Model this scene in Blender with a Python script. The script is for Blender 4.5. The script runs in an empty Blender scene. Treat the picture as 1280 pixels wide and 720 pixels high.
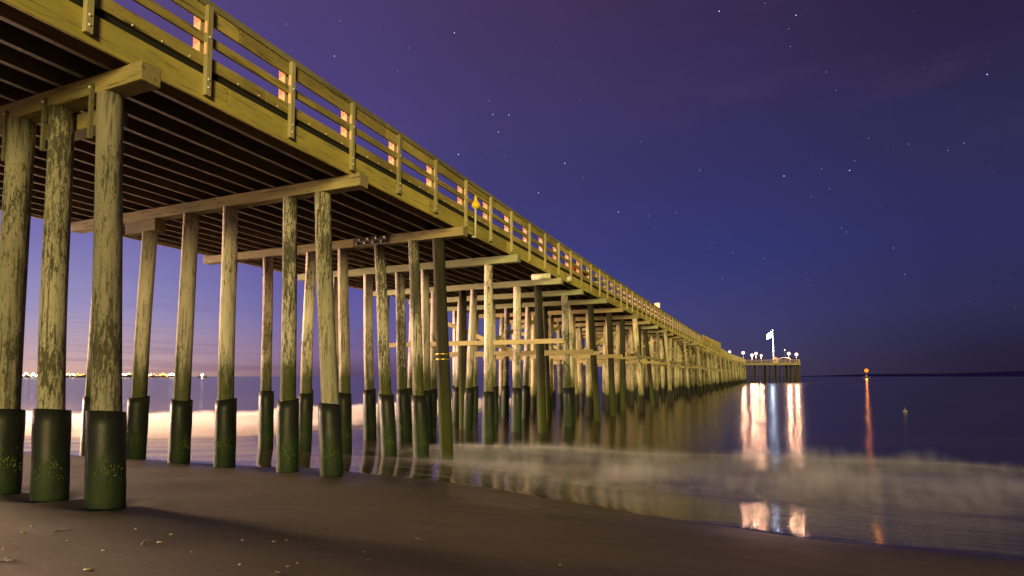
import bpy, bmesh, math, random
from mathutils import Vector, Matrix
from math import sin, cos, tan, pi, radians, exp, sqrt, floor
random.seed(7)
S = bpy.context.scene
COL = S.collection

# ------------------------------------------------------------------ camera
FPX = 711.0
PITCH = math.atan(43.5/FPX)
YAW = math.atan(303/math.hypot(FPX, 43.5))
cam = bpy.data.cameras.new('camera'); co = bpy.data.objects.new('camera', cam); COL.objects.link(co)
co.location = (0, 0, 0); co.rotation_euler = (pi/2+PITCH, 0, YAW)
cam.sensor_width = 36; cam.lens = FPX/1280*36; cam.shift_y = 67/1280
cam.clip_start = .05; cam.clip_end = 40000
S.camera = co
F = Vector((-sin(YAW)*cos(PITCH), cos(YAW)*cos(PITCH), sin(PITCH)))
R = Vector((cos(YAW), sin(YAW), 0)); U = R.cross(F)
def ray(u, v): return F*FPX+R*(u-640)-U*(v-427)
def onZ(u, v, z): r = ray(u, v); return r*(z/r.z)
def onY(u, v, y): r = ray(u, v); return r*(y/r.y)
def onX(u, v, x): r = ray(u, v); return r*(x/r.x)
def atD(u, v, d): r = ray(u, v); return r*(d/r.length)

# ------------------------------------------------------------------ exposure
S.view_settings.view_transform = 'Standard'; S.view_settings.look = 'None'
S.view_settings.gamma = 1; S.view_settings.exposure = 0
S.render.engine = 'CYCLES'
S.cycles.volume_step_rate = 1.0; S.cycles.volume_max_steps = 256
S.cycles.max_bounces = 6; S.cycles.sample_clamp_indirect = 4

# ------------------------------------------------------------------ node helpers
def s2l(h):
    h = h.lstrip('#'); o = []
    for i in (0, 2, 4):
        c = int(h[i:i+2], 16)/255
        o.append(c/12.92 if c <= .04045 else ((c+.055)/1.055)**2.4)
    return (*o, 1)
class NT:
    def __init__(s, nt): s.t = nt; s.n = nt.nodes; s.l = nt.links
    def add(s, typ, **kw):
        n = s.n.new(typ)
        for k, v in kw.items():
            if k == 'inp':
                for a, b in v.items():
                    if isinstance(b, bpy.types.NodeSocket): s.l.new(b, n.inputs[a])
                    else: n.inputs[a].default_value = b
            else: setattr(n, k, v)
        return n
    def math(s, op, a, b=None, c=None, clamp=False):
        n = s.n.new('ShaderNodeMath'); n.operation = op; n.use_clamp = clamp
        for i, x in enumerate((a, b, c)):
            if x is None: continue
            if isinstance(x, bpy.types.NodeSocket): s.l.new(x, n.inputs[i])
            else: n.inputs[i].default_value = x
        return n.outputs[0]
    def ramp(s, fac, stops, interp='LINEAR'):
        n = s.n.new('ShaderNodeValToRGB'); n.color_ramp.interpolation = interp
        e = n.color_ramp.elements
        while len(e) < len(stops): e.new(.5)
        for i, (p, c) in enumerate(stops):
            e[i].position = p
            e[i].color = s2l(c) if isinstance(c, str) else ((c, c, c, 1) if isinstance(c, (int, float)) else (*c[:3], 1))
        s.l.new(fac, n.inputs[0]); return n.outputs[0]
    def mix(s, f, a, b, mode='MIX'):
        n = s.n.new('ShaderNodeMix'); n.data_type = 'RGBA'; n.blend_type = mode
        for i, x in ((0, f), (6, a), (7, b)):
            if isinstance(x, bpy.types.NodeSocket): s.l.new(x, n.inputs[i])
            else: n.inputs[i].default_value = x if i == 0 else ((*x[:3], 1))
        return n.outputs[2]
    def smooth(s, x, a, b):
        n = s.n.new('ShaderNodeMapRange'); n.interpolation_type = 'SMOOTHSTEP'
        s.l.new(x, n.inputs[0]); n.inputs[1].default_value = a; n.inputs[2].default_value = b
        return n.outputs[0]
    def noise(s, vec, scale, detail=3, rough=.5, dist=0):
        n = s.add('ShaderNodeTexNoise', inp={'Scale': scale, 'Detail': detail, 'Roughness': rough, 'Distortion': dist})
        s.l.new(vec, n.inputs['Vector']); return n.outputs['Fac']
    def mapping(s, vec, scale=(1, 1, 1), loc=(0, 0, 0)):
        n = s.add('ShaderNodeMapping', inp={'Scale': scale, 'Location': loc}); s.l.new(vec, n.inputs['Vector']); return n.outputs[0]

# ------------------------------------------------------------------ sky
W = bpy.data.worlds.new('World'); S.world = W; W.use_nodes = True
w = NT(W.node_tree); w.n.clear()
tc = w.add('ShaderNodeTexCoord').outputs['Generated']
def dot(v): 
    n = w.add('ShaderNodeVectorMath', operation='DOT_PRODUCT'); w.l.new(tc, n.inputs[0]); n.inputs[1].default_value = v; return n.outputs['Value']
z = dot((0, 0, 1)); side = dot(tuple(R))
hz = w.math('SQRT', w.math('MAXIMUM', w.math('SUBTRACT', 1, w.math('MULTIPLY', z, z)), .001))
az = w.math('DIVIDE', side, hz)
nz = w.noise(w.mapping(tc, (1.2, 1.2, 5)), 1.6, 4, .55)
zz = w.math('ADD', w.math('ABSOLUTE', z), w.math('MULTIPLY', w.math('SUBTRACT', nz, .5), w.math('MULTIPLY', z, .28)))
cols = [
 [(0, '#dcae9c'), (.03, '#c6a6ac'), (.1, '#9a92be'), (.2, '#7872b0'), (.32, '#5e559a'), (.45, '#564885'), (.6, '#534272')],
 [(0, '#5c4668'), (.035, '#7c658e'), (.1, '#6a62a0'), (.2, '#5850a0'), (.32, '#50468c'), (.45, '#4c407a'), (.6, '#4a3a68')],
 [(0, '#4a3c5c'), (.035, '#524a76'), (.1, '#504e8c'), (.2, '#403e7c'), (.32, '#3f3a70'), (.45, '#413866'), (.6, '#44335c')],
 [(0, '#453b58'), (.035, '#453f64'), (.1, '#3e3e70'), (.2, '#343872'), (.32, '#343266'), (.45, '#382f5a'), (.6, '#3a2a50')],
 [(0, '#241f34'), (.035, '#27223a'), (.1, '#2e2c50'), (.2, '#2e2e5c'), (.32, '#2f2c52'), (.45, '#2c2344'), (.6, '#281d38')]]
pos = [-.60, -.32, 0, .34, .66]
c = w.ramp(zz, cols[0])
for i in range(1, 5):
    f = w.smooth(az, pos[i-1]-.04, pos[i]+.04)
    c = w.mix(f, c, w.ramp(zz, cols[i]))
# thin streaky cloud bars low over the sea on the left
cb = w.noise(w.mapping(tc, (1.5, 1.5, 60), (3, 1, 0)), 1.8, 3, .5)
cbm = w.math('MULTIPLY', w.math('MULTIPLY', w.smooth(cb, .5, .68), w.math('SUBTRACT', 1, w.smooth(az, -.3, .1))), w.math('SUBTRACT', 1, w.smooth(z, .02, .16)))
c = w.mix(w.math('MULTIPLY', cbm, .35), c, s2l('#6a5078'))
# slight wisps of high purple cloud
wc = w.noise(w.mapping(tc, (1, 1, 3)), 2.2, 5, .6)
c = w.mix(w.math('MULTIPLY', w.smooth(wc, .5, .75), w.math('MULTIPLY', w.smooth(z, .25, .5), .35)), c, s2l('#5a4266'))
bg = w.add('ShaderNodeBackground', inp={'Color': c, 'Strength': 1.0})
sk = w.add('ShaderNodeTexSky', sky_type='NISHITA', sun_disc=False, sun_elevation=radians(-12), sun_rotation=radians(250))
bg2 = w.add('ShaderNodeBackground', inp={'Color': sk.outputs[0], 'Strength': .05})
ad = w.add('ShaderNodeAddShader'); w.l.new(bg.outputs[0], ad.inputs[0]); w.l.new(bg2.outputs[0], ad.inputs[1])
w.l.new(ad.outputs[0], w.add('ShaderNodeOutputWorld').inputs['Surface'])

# ------------------------------------------------------------------ key light (car park floodlights behind the camera, near parallel)
sun = bpy.data.lights.new('key_light', 'SUN'); so = bpy.data.objects.new('key_light', sun); COL.objects.link(so)
sun.energy = 3.6; sun.color = (1, .80, .28); sun.angle = radians(11)
KD = Vector((-.50, .86, -.105)).normalized()
so.rotation_euler = KD.to_track_quat('-Z', 'Y').to_euler()
# warm sodium lamp on the shore to the left of the pier
def point(name, loc, energy, color, size=.3):
    l = bpy.data.lights.new(name, 'POINT'); o = bpy.data.objects.new(name, l); COL.objects.link(o)
    o.location = loc; l.energy = energy; l.color = color; l.shadow_soft_size = size; return o
point('deck_lamp_light', (-18.6, -55, 8.3), 400000, (1, .41, .23), .4)
point('left_shore_lamp_light', (-60, 8, 3.0), 360000, (1, .64, .42), 5)

# ------------------------------------------------------------------ mesh helpers
class MB:
    def __init__(s): s.v = []; s.f = []
    def box(s, a, b):   # min / max corners
        i = len(s.v); x0, y0, z0 = a; x1, y1, z1 = b
        s.v += [(x0,y0,z0),(x1,y0,z0),(x1,y1,z0),(x0,y1,z0),(x0,y0,z1),(x1,y0,z1),(x1,y1,z1),(x0,y1,z1)]
        s.f += [(i,i+3,i+2,i+1),(i+4,i+5,i+6,i+7),(i,i+1,i+5,i+4),(i+1,i+2,i+6,i+5),(i+2,i+3,i+7,i+6),(i+3,i,i+4,i+7)]
        return s
    def bar(s, p, q, wd, h, up=(0, 0, 1)):   # beam between two points, wd across, h along up
        p = Vector(p); q = Vector(q); d = (q-p).normalized(); up = Vector(up)
        sd = d.cross(up).normalized(); u = sd.cross(d)
        i = len(s.v)
        for e in (p, q):
            for a, b in ((-1,-1),(1,-1),(1,1),(-1,1)): s.v.append(tuple(e+sd*(a*wd/2)+u*(b*h/2)))
        s.f += [(i,i+1,i+2,i+3),(i+7,i+6,i+5,i+4)]
        for k in range(4): n = (k+1) % 4; s.f.append((i+k, i+4+k, i+4+n, i+n))
        return s
    def sweep(s, rings, cap=True):   # rings: lists of equal length of points
        i = len(s.v); n = len(rings[0])
        for r in rings: s.v += [tuple(p) for p in r]
        for k in range(len(rings)-1):
            a = i+k*n; b = a+n
            for j in range(n): m = (j+1) % n; s.f.append((a+j, a+m, b+m, b+j))
        if cap: s.f.append(tuple(range(i+n-1, i-1, -1))); e = i+(len(rings)-1)*n; s.f.append(tuple(range(e, e+n)))
        return s
    def cyl(s, p, q, r0, r1=None, n=10, cap=True):
        r1 = r0 if r1 is None else r1
        p = Vector(p); q = Vector(q); d = (q-p).normalized()
        a = d.orthogonal().normalized(); b = d.cross(a)
        return s.sweep([[e+a*(r*cos(2*pi*k/n))+b*(r*sin(2*pi*k/n)) for k in range(n)] for e, r in ((p, r0), (q, r1))], cap)
    def ball(s, c, r, n=8, m=6, sz=1):
        c = Vector(c); rings = []
        for j in range(m+1):
            t = -pi/2+pi*j/m; rr = max(r*cos(t), r*.02)
            rings.append([c+Vector((rr*cos(2*pi*k/n), rr*sin(2*pi*k/n), r*sz*sin(t))) for k in range(n)])
        return s.sweep(rings)
    def build(s, name, mat, parent=None, smooth=False, bevel=0, kind=None, label=None):
        off = parent_world(parent)
        me = bpy.data.meshes.new(name)
        me.from_pydata([(x-off.x, y-off.y, z-off.z) for x, y, z in s.v], [], s.f); me.update()
        me.materials.append(mat)
        if smooth: me.polygons.foreach_set('use_smooth', [True]*len(me.polygons))
        o = bpy.data.objects.new(name, me); COL.objects.link(o)
        if parent: o.parent = parent
        if bevel:
            b = o.modifiers.new('bevel', 'BEVEL'); b.width = bevel; b.segments = 2; b.limit_method = 'ANGLE'
        if kind: o['kind'] = kind
        if label: o['label'] = label
        return o
def parent_world(p):
    v = Vector((0, 0, 0))
    while p: v += p.location; p = p.parent
    return v
def tag(o, label=None, cat=None, group=None, kind=None):
    for k, x in (('label', label), ('category', cat), ('group', group), ('kind', kind)):
        if x: o[k] = x
    return o
def empty(name, loc, label=None, cat=None, group=None):
    o = bpy.data.objects.new(name, None); COL.objects.link(o); o.location = loc; o.empty_display_size = .3
    return tag(o, label, cat, group)

# ------------------------------------------------------------------ materials
def new_mat(name):
    m = bpy.data.materials.new(name); m.use_nodes = True; t = NT(m.node_tree); t.n.clear()
    o = t.add('ShaderNodeOutputMaterial'); b = t.add('ShaderNodeBsdfPrincipled'); t.l.new(b.outputs[0], o.inputs[0])
    return m, t, b, o
def wood(name, ca, cb, dark, axis, darkness=.5, spec=.25, rough=.8, grainscale=14, green=None, mott=0.0):
    m, t, b, o = new_mat(name)
    tcn = t.add('ShaderNodeTexCoord').outputs['Object']
    rnd = t.add('ShaderNodeObjectInfo').outputs['Random']
    sc = [1, 1, 1]; sc[axis] = .07
    off = t.add('ShaderNodeVectorMath', operation='ADD'); t.l.new(tcn, off.inputs[0])
    cmb = t.add('ShaderNodeCombineXYZ'); t.l.new(t.math('MULTIPLY', rnd, 37), cmb.inputs[0]); t.l.new(t.math('MULTIPLY', rnd, 91), cmb.inputs[2]); t.l.new(cmb.outputs[0], off.inputs[1])
    v = off.outputs[0]
    g = t.noise(t.mapping(v, sc), grainscale, 6, .65, .4)
    big = t.noise(t.mapping(v, [1 if a != axis else .35 for a in range(3)]), 1.3, 4, .6)
    fine = t.noise(t.mapping(v, [x*1.0 for x in sc]), grainscale*4, 4, .7)
    c = t.mix(t.smooth(big, .3, .7), ca, cb)
    tint = t.math('ADD', .78, t.math('MULTIPLY', rnd, .44))
    mul = t.add('ShaderNodeVectorMath', operation='SCALE'); t.l.new(c, mul.inputs[0]); t.l.new(tint, mul.inputs['Scale'])
    c = mul.outputs[0]
    c = t.mix(t.math('MULTIPLY', t.smooth(g, .52, .68), darkness), c, dark)
    c = t.mix(t.math('MULTIPLY', t.smooth(fine, .56, .7), darkness*.7), c, dark)
    knots = t.add('ShaderNodeTexVoronoi', inp={'Scale': 2.3}); t.l.new(t.mapping(v, [1 if a != axis else .5 for a in range(3)]), knots.inputs['Vector'])
    c = t.mix(t.math('MULTIPLY', t.math('SUBTRACT', 1, t.smooth(knots.outputs['Distance'], .03, .09)), .5), c, dark)
    if mott:   # bark / creosote patches left on a pile
        p1 = t.noise(t.mapping(v, (1, 1, .22)), 24, 7, .76, .4)
        p2 = t.noise(t.mapping(v, (1, 1, .6)), 1.1, 2, .5)
        p3 = t.noise(t.mapping(v, (1, 1, .45)), 55, 4, .7); p4 = t.noise(t.mapping(v, (1, 1, .05)), 22, 3, .6)
        c = t.mix(t.math('MULTIPLY', t.smooth(t.math('ADD', p3, t.math('MULTIPLY', t.math('SUBTRACT', p2, .5), .4)), .52, .62), .55*mott), c, dark)
        c = t.mix(t.math('MULTIPLY', t.smooth(p4, .56, .62), .8*mott), c, dark)
        thr = t.math('ADD', p1, t.math('MULTIPLY', t.math('SUBTRACT', p2, .5), .55))
        c = t.mix(t.math('MULTIPLY', t.smooth(thr, .66-.16*mott, .73-.16*mott), .88), c, dark)
    if green:
        pz = t.add('ShaderNodeSeparateXYZ'); t.l.new(t.add('ShaderNodeNewGeometry').outputs['Position'], pz.inputs[0])
        n2 = t.noise(t.mapping(v, (1, 1, .25)), 5, 4, .6)
        h = t.math('ADD', pz.outputs[2], t.math('MULTIPLY', t.math('SUBTRACT', n2, .5), -2.6))
        gm = t.math('SUBTRACT', 1, t.smooth(h, green[0], green[1]))
        c = t.mix(t.math('MULTIPLY', gm, .9), c, green[2])
        gm2 = t.math('SUBTRACT', 1, t.smooth(pz.outputs[2], green[3]-.15, green[3]+.15))
        c = t.mix(gm2, c, (.016, .018, .012))
    t.l.new(c, b.inputs['Base Color'])
    b.inputs['Roughness'].default_value = rough; b.inputs['Specular IOR Level'].default_value = spec
    bp = t.add('ShaderNodeBump', inp={'Strength': .7, 'Distance': .02}); t.l.new(t.math('ADD', t.math('MULTIPLY', g, -1), t.math('MULTIPLY', fine, -.4)), bp.inputs['Height']); t.l.new(bp.outputs[0], b.inputs['Normal'])
    return m
M = {}
M['fascia'] = wood('fascia_wood', (.54, .44, .11), (.36, .30, .08), (.10, .08, .03), 1, .65)
M['rail'] = wood('rail_wood', (.46, .36, .11), (.26, .21, .075), (.06, .05, .025), 1, .85)
M['rail_grey'] = wood('grey_rail_wood', (.26, .23, .12), (.17, .15, .09), (.05, .045, .03), 1, .7)
M['post'] = wood('post_wood', (.42, .37, .20), (.32, .27, .14), (.08, .07, .04), 2, .45)
M['inner'] = wood('inner_post_wood', (.50, .40, .26), (.44, .34, .22), (.15, .12, .06), 2, .35)
M['cap'] = wood('cap_wood', (.31, .25, .11), (.19, .16, .08), (.05, .045, .025), 0, .8)
M['cap_pale'] = wood('pale_cap_wood', (.30, .31, .17), (.23, .24, .13), (.09, .08, .04), 0, .5)
M['brace'] = wood('brace_wood', (.34, .28, .14), (.26, .21, .10), (.10, .08, .04), 0, .45)
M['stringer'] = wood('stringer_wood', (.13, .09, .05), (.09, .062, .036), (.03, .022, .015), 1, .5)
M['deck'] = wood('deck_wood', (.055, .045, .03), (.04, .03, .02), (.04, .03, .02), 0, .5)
GR = (-.3, .95, (.042, .052, .008), -9)
M['pile_pale'] = wood('pale_pile', (.68, .60, .52), (.54, .47, .40), (.08, .065, .04), 2, .55, mott=.72, green=GR)
M['pile_dry_dimmed'] = wood('dimmed_dry_pile', (.34, .305, .24), (.25, .225, .17), (.045, .040, .026), 2, .6, mott=.95, green=(-1.5,-1.2,(.1,.1,.02),-9))  # front piles, no algae; weaker key light there is put into the darker colour
M['pile_mott'] = wood('mottled_pile', (.48, .43, .38), (.38, .34, .29), (.04, .037, .025), 2, .8, mott=1.3, green=GR)
M['pile_dark'] = wood('dark_pile', (.036, .032, .022), (.024, .022, .016), (.010, .009, .007), 2, .6, spec=.15, rough=.85, mott=.3, green=(-1.5,.6,(.04,.05,.012),-9))
GF = (-1.7, .3, (.06, .065, .015), -1.35)
M['pile_far_pale'] = wood('far_pale_pile', (.56, .50, .31), (.46, .40, .25), (.07, .06, .03), 2, .6, mott=.7, green=GF)
M['pile_far_mott'] = wood('far_mottled_pile', (.34, .30, .17), (.25, .22, .13), (.04, .037, .025), 2, .7, mott=1.1, green=GF)

def simple(name, col, rough=.6, metal=0, spec=.5, nscale=None, namt=.3, bump=0):
    m, t, b, o = new_mat(name)
    b.inputs['Roughness'].default_value = rough; b.inputs['Metallic'].default_value = metal; b.inputs['Specular IOR Level'].default_value = spec
    if nscale:
        n = t.noise(t.add('ShaderNodeTexCoord').outputs['Object'], nscale, 5, .6)
        c = t.mix(t.math('MULTIPLY', t.smooth(n, .35, .7), 1), tuple(x*(1+namt) for x in col), tuple(x*(1-namt) for x in col))
        t.l.new(c, b.inputs['Base Color'])
        if bump:
            bp = t.add('ShaderNodeBump', inp={'Strength': bump, 'Distance': .01}); t.l.new(n, bp.inputs['Height']); t.l.new(bp.outputs[0], b.inputs['Normal'])
    else: b.inputs['Base Color'].default_value = (*col, 1)
    return m
def glow(name, col, st, light=True):
    m, t, b, o = new_mat(name); t.n.remove(b)
    e = t.add('ShaderNodeEmission', inp={'Color': (*col, 1), 'Strength': st}); t.l.new(e.outputs[0], o.inputs[0])
    if not light: m.cycles.emission_sampling = 'NONE'
    return m
M['bolt'] = simple('galvanised_bolt', (.75, .7, .62), .5, .1)
M['plate'] = simple('rusty_plate', (.035, .028, .02), .6, .4, nscale=30)
M['strap'] = simple('metal_strap', (.20, .18, .11), .5, .5, nscale=20)
M['brass'] = simple('brass_band', (.75, .55, .15), .35, .8)
# plastic sleeve on the pile feet: black, slimed green towards the sand
def sleeve_mat():
    m, t, b, o = new_mat('sleeve_plastic')
    tcn = t.add('ShaderNodeTexCoord').outputs['Object']; pz = t.add('ShaderNodeSeparateXYZ'); t.l.new(t.add('ShaderNodeNewGeometry').outputs['Position'], pz.inputs[0])
    rnd = t.add('ShaderNodeObjectInfo').outputs['Random']
    add = t.add('ShaderNodeVectorMath', operation='ADD'); t.l.new(tcn, add.inputs[0]); t.l.new(rnd, add.inputs[1]); v = add.outputs[0]
    n = t.noise(t.mapping(v, (1, 1, .5)), 3.5, 5, .6); n2 = t.noise(v, 30, 5, .7)
    h = t.math('ADD', pz.outputs[2], t.math('MULTIPLY', t.math('SUBTRACT', n, .5), -1.3))
    gm = t.math('SUBTRACT', 1, t.smooth(h, -1.9, -.95))
    c = t.mix(t.math('MULTIPLY', gm, .65), (.012, .014, .012), (.016, .038, .008))
    sc = t.smooth(t.noise(t.mapping(v, (1, 1, .05)), 25, 4, .7), .55, .75)
    c = t.mix(t.math('MULTIPLY', sc, .4), c, (.05, .05, .045))
    sp = t.math('MULTIPLY', t.smooth(n2, .6, .72), gm)
    c = t.mix(t.math('MULTIPLY', sp, .7), c, (.10, .13, .03))
    b.inputs['Specular IOR Level'].default_value = .28
    t.l.new(c, b.inputs['Base Color'])
    t.l.new(t.math('ADD', t.math('ADD', .40, t.math('MULTIPLY', n, .2)), t.math('MULTIPLY', gm, .15)), b.inputs['Roughness'])
    bp = t.add('ShaderNodeBump', inp={'Strength': .6, 'Distance': .02}); t.l.new(t.math('ADD', t.math('MULTIPLY', n2, gm), n), bp.inputs['Height']); t.l.new(bp.outputs[0], b.inputs['Normal'])
    return m
M['sleeve'] = sleeve_mat()
M['algae'] = simple('algae_tuft', (.11, .15, .02), .8, nscale=40, namt=.5)

# ------------------------------------------------------------------ ground (beach)
SEA = -2.6
def sm(t): t = min(1, max(0, t)); return t*t*(3-2*t)
def gz(x, y):
    s = .07+.03*min(1, max(0, (x+8)/6))
    yy = y
    if y < 2: yy = 2+(y-2)*.35
    zz = -1.86-s*(yy-5.4)
    zz += .010*sin(x*1.1+y*.6)*sin(y*.9-x*.35+1)+.004*sin(x*2.3-y*1.7)
    if -12 < x < -8 and 4 < y < 12:
        for px_, py_ in ((-8.64, 5.35), (-9.91, 5.35), (-11.2, 5.35), (-8.8, 10.28), (-10.03, 10.28)):
            d_ = math.hypot(x-px_, y-py_); zz += -.07*exp(-(d_/.38)**2)+.025*exp(-((d_-.62)/.2)**2)
    if y > 20: zz -= (y-20)*.02
    return max(zz, -9)
def grid(name, xs, ys, zf, mat, cull=None, attr=None):
    v = [(x, y, zf(x, y)) for y in ys for x in xs]; nx = len(xs); f = []
    for j in range(len(ys)-1):
        for i in range(nx-1): f.append((j*nx+i, j*nx+i+1, (j+1)*nx+i+1, (j+1)*nx+i))
    me = bpy.data.meshes.new(name); me.from_pydata(v, [], f); me.update(); me.materials.append(mat)
    me.polygons.foreach_set('use_smooth', [True]*len(me.polygons))
    o = bpy.data.objects.new(name, me); COL.objects.link(o)
    if attr:
        for an, fn in attr.items():
            a = me.attributes.new(an, 'FLOAT', 'POINT'); a.data.foreach_set('value', [fn(p) for p in v])
    return o
def axis_pts(a, b, step, lo, hi, grow=1.35):
    p = []; x = a
    while x <= b+1e-6: p.append(x); x += step
    st = step; x = a; L = []
    while x > lo: st *= grow; x -= st; L.append(x)
    st = step; x = p[-1]; H = []
    while x < hi: st *= grow; x += st; H.append(x)
    return L[::-1]+p+H
def sand_mat():
    m, t, b, o = new_mat('wet_sand')
    P = t.add('ShaderNodeNewGeometry').outputs['Position']
    n1 = t.noise(P, .35, 4, .55); n2 = t.noise(P, 260, 2, .6); n3 = t.noise(t.mapping(P, (.5, 1.2, 1)), 2.4, 5, .6); n4 = t.noise(P, 28, 4, .7)
    c = t.mix(t.smooth(n1, .3, .7), (.122, .108, .042), (.088, .078, .032))
    c = t.mix(t.math('MULTIPLY', t.smooth(n3, .4, .75), .35), c, (.060, .046, .034))
    c = t.mix(t.math('MULTIPLY', n2, .35), c, (.17, .13, .08))
    sp = t.smooth(n4, .70, .76); c = t.mix(t.math('MULTIPLY', sp, .6), c, (.30, .25, .12))
    sz = t.add('ShaderNodeSeparateXYZ'); t.l.new(P, sz.inputs[0])
    wet = t.math('SUBTRACT', 1, t.smooth(t.math('ADD', sz.outputs[2], t.math('MULTIPLY', t.math('SUBTRACT', n1, .5), .25)), -2.22, -2.08))
    dk = t.add('ShaderNodeVectorMath', operation='SCALE'); t.l.new(c, dk.inputs[0]); t.l.new(t.math('SUBTRACT', 1, t.math('MULTIPLY', wet, .45)), dk.inputs['Scale']); c = dk.outputs[0]
    t.l.new(c, b.inputs['Base Color'])
    t.l.new(t.math('SUBTRACT', t.math('ADD', .48, t.math('MULTIPLY', n3, .3)), t.math('MULTIPLY', wet, .30)), b.inputs['Roughness'])
    b.inputs['Specular IOR Level'].default_value = .3
    bp = t.add('ShaderNodeBump', inp={'Strength': .6, 'Distance': .02})
    t.l.new(t.math('ADD', t.math('MULTIPLY', n2, .12), t.math('ADD', t.math('MULTIPLY', n3, .9), t.math('MULTIPLY', n4, .2))), bp.inputs['Height'])
    t.l.new(bp.outputs[0], b.inputs['Normal'])
    return m
beach = grid('beach_sand', axis_pts(-26, 10, .25, -900, 900, 1.3), axis_pts(-2, 20, .25, -700, 60, 1.3), gz, sand_mat())
beach['kind'] = 'structure'
for k in range(1):
    fl = MB().box((-14000, -1000, -12), (14000, 15000, -9.5)).build('sea_bed', simple('sea_bed_mud', (.05, .045, .04), .9)); fl['kind'] = 'structure'

# ------------------------------------------------------------------ sea
EDGE = [(-900, 9.2), (-19.65, 9.27), (-18.04, 9.61), (-14.79, 10.1), (-12, 10.43), (-8.87, 10.75), (-6.26, 11.0), (-4.49, 10.57), (-3.02, 10.06), (-1.77, 9.48), (-.3, 9.02), (.61, 8.74), (1.43, 8.60), (2.93, 8.62), (4.66, 8.9), (10, 9.8), (900, 10)]
def yedge(x):
    for (a, ya), (b, yb) in zip(EDGE, EDGE[1:]):
        if a <= x <= b: return ya+(yb-ya)*(x-a)/(b-a)
    return 9.2
LINE = [(-120, 12.5), (-60, 13), (-34, 16.5), (-26, 22), (-23, 36), (-22, 62)]
def dseg(x, y, pts):
    best = 1e9
    for (a, b), (c, d) in zip(pts, pts[1:]):
        t = max(0, min(1, ((x-a)*(c-a)+(y-b)*(d-b))/((c-a)**2+(d-b)**2)))
        best = min(best, math.hypot(x-a-t*(c-a), y-b-t*(d-b)))
    return best
def foamR(x, y):
    m = sm((x+15)/11)
    c0 = 16.6+.5*sin(x*.35)+.25*sin(x*1.1+2)+max(0, (x-3))*-.12
    return m*exp(-((y-c0)/2.7)**2)
def foamL(x, y):
    return exp(-(dseg(x, y, LINE)/6.0)**3)*sm((62-y)/20)
def foamP(x, y):  # churned water between the piles
    return .40*exp(-((y-15.5)/3.5)**2)*exp(-((x+11)/6)**2)
def foam(p): x, y = p[0], p[1]; return min(1, foamR(x, y)+foamL(x, y)+foamP(x, y))
def wz(x, y):
    e = yedge(x); g = gz(x, y)
    film = g+.012-.03*exp(-((y-e)/.12))
    if y < e: film = g-.02
    s = SEA+.02*sin(x*.5+y*.3)+.12*foamR(x, y)+.14*foamL(x, y)
    if y > 60: s = SEA
    d = film-s
    k = .05
    return s+k*math.log(1+exp(min(40, d/k))) if d/k < 30 else film
def sea_mat():
    m, t, b, o = new_mat('sea_water')
    P = t.add('ShaderNodeNewGeometry').outputs['Position']
    fa = t.add('ShaderNodeAttribute', attribute_name='foam').outputs['Fac']
    sep = t.add('ShaderNodeSeparateXYZ'); t.l.new(P, sep.inputs[0]); Y = sep.outputs[1]
    b.inputs['Base Color'].default_value = (.065, .046, .024, 1)
    b.inputs['IOR'].default_value = 1.34
    near = t.math('SUBTRACT', 1, t.smooth(Y, 11, 22))
    t.l.new(t.math('SUBTRACT', .17, t.math('MULTIPLY', near, .08)), b.inputs['Roughness'])
    n1 = t.noise(t.mapping(P, (.25, 1, 1)), 1.4, 4, .6); n2 = t.noise(t.mapping(P, (.16, 1, 1)), 7, 3, .6)
    bp = t.add('ShaderNodeBump', inp={'Strength': .35, 'Distance': .05}); n3 = t.noise(t.mapping(P, (.3, 1, 1)), 30, 2, .6); t.l.new(t.math('ADD', t.math('MULTIPLY', n1, .45), t.math('ADD', t.math('MULTIPLY', n2, .45), t.math('MULTIPLY', n3, .12))), bp.inputs['Height']); t.l.new(bp.outputs[0], b.inputs['Normal'])
    # foam: silky, stretched towards the beach
    f1 = t.noise(t.mapping(P, (1.6, .35, 1)), 1.1, 5, .62, .5); f2 = t.noise(t.mapping(P, (.5, 1.4, 1)), 1.6, 5, .6)
    fm = t.math('MULTIPLY', fa, t.math('ADD', .35, t.math('MULTIPLY', t.math('ADD', f1, f2), .55)))
    fm = t.math('MULTIPLY', t.smooth(fm, .15, 1.05), t.math('SUBTRACT', .9, t.math('MULTIPLY', t.smooth(sep.outputs[0], -20, -14), .5)))
    # faint lines of froth left by the swash
    lines = t.smooth(t.noise(t.mapping(P, (.22, 1.5, 1)), 1.5, 4, .55), .56, .72)
    fm = t.math('MAXIMUM', fm, t.math('MULTIPLY', t.math('MULTIPLY', lines, near), .20))
    d = t.add('ShaderNodeBsdfDiffuse', inp={'Color': (.62, .60, .56, 1)})
    mx = t.add('ShaderNodeMixShader'); t.l.new(fm, mx.inputs[0]); t.l.new(b.outputs[0], mx.inputs[1]); t.l.new(d.outputs[0], mx.inputs[2])
    t.l.new(mx.outputs[0], o.inputs[0])
    return m
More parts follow.
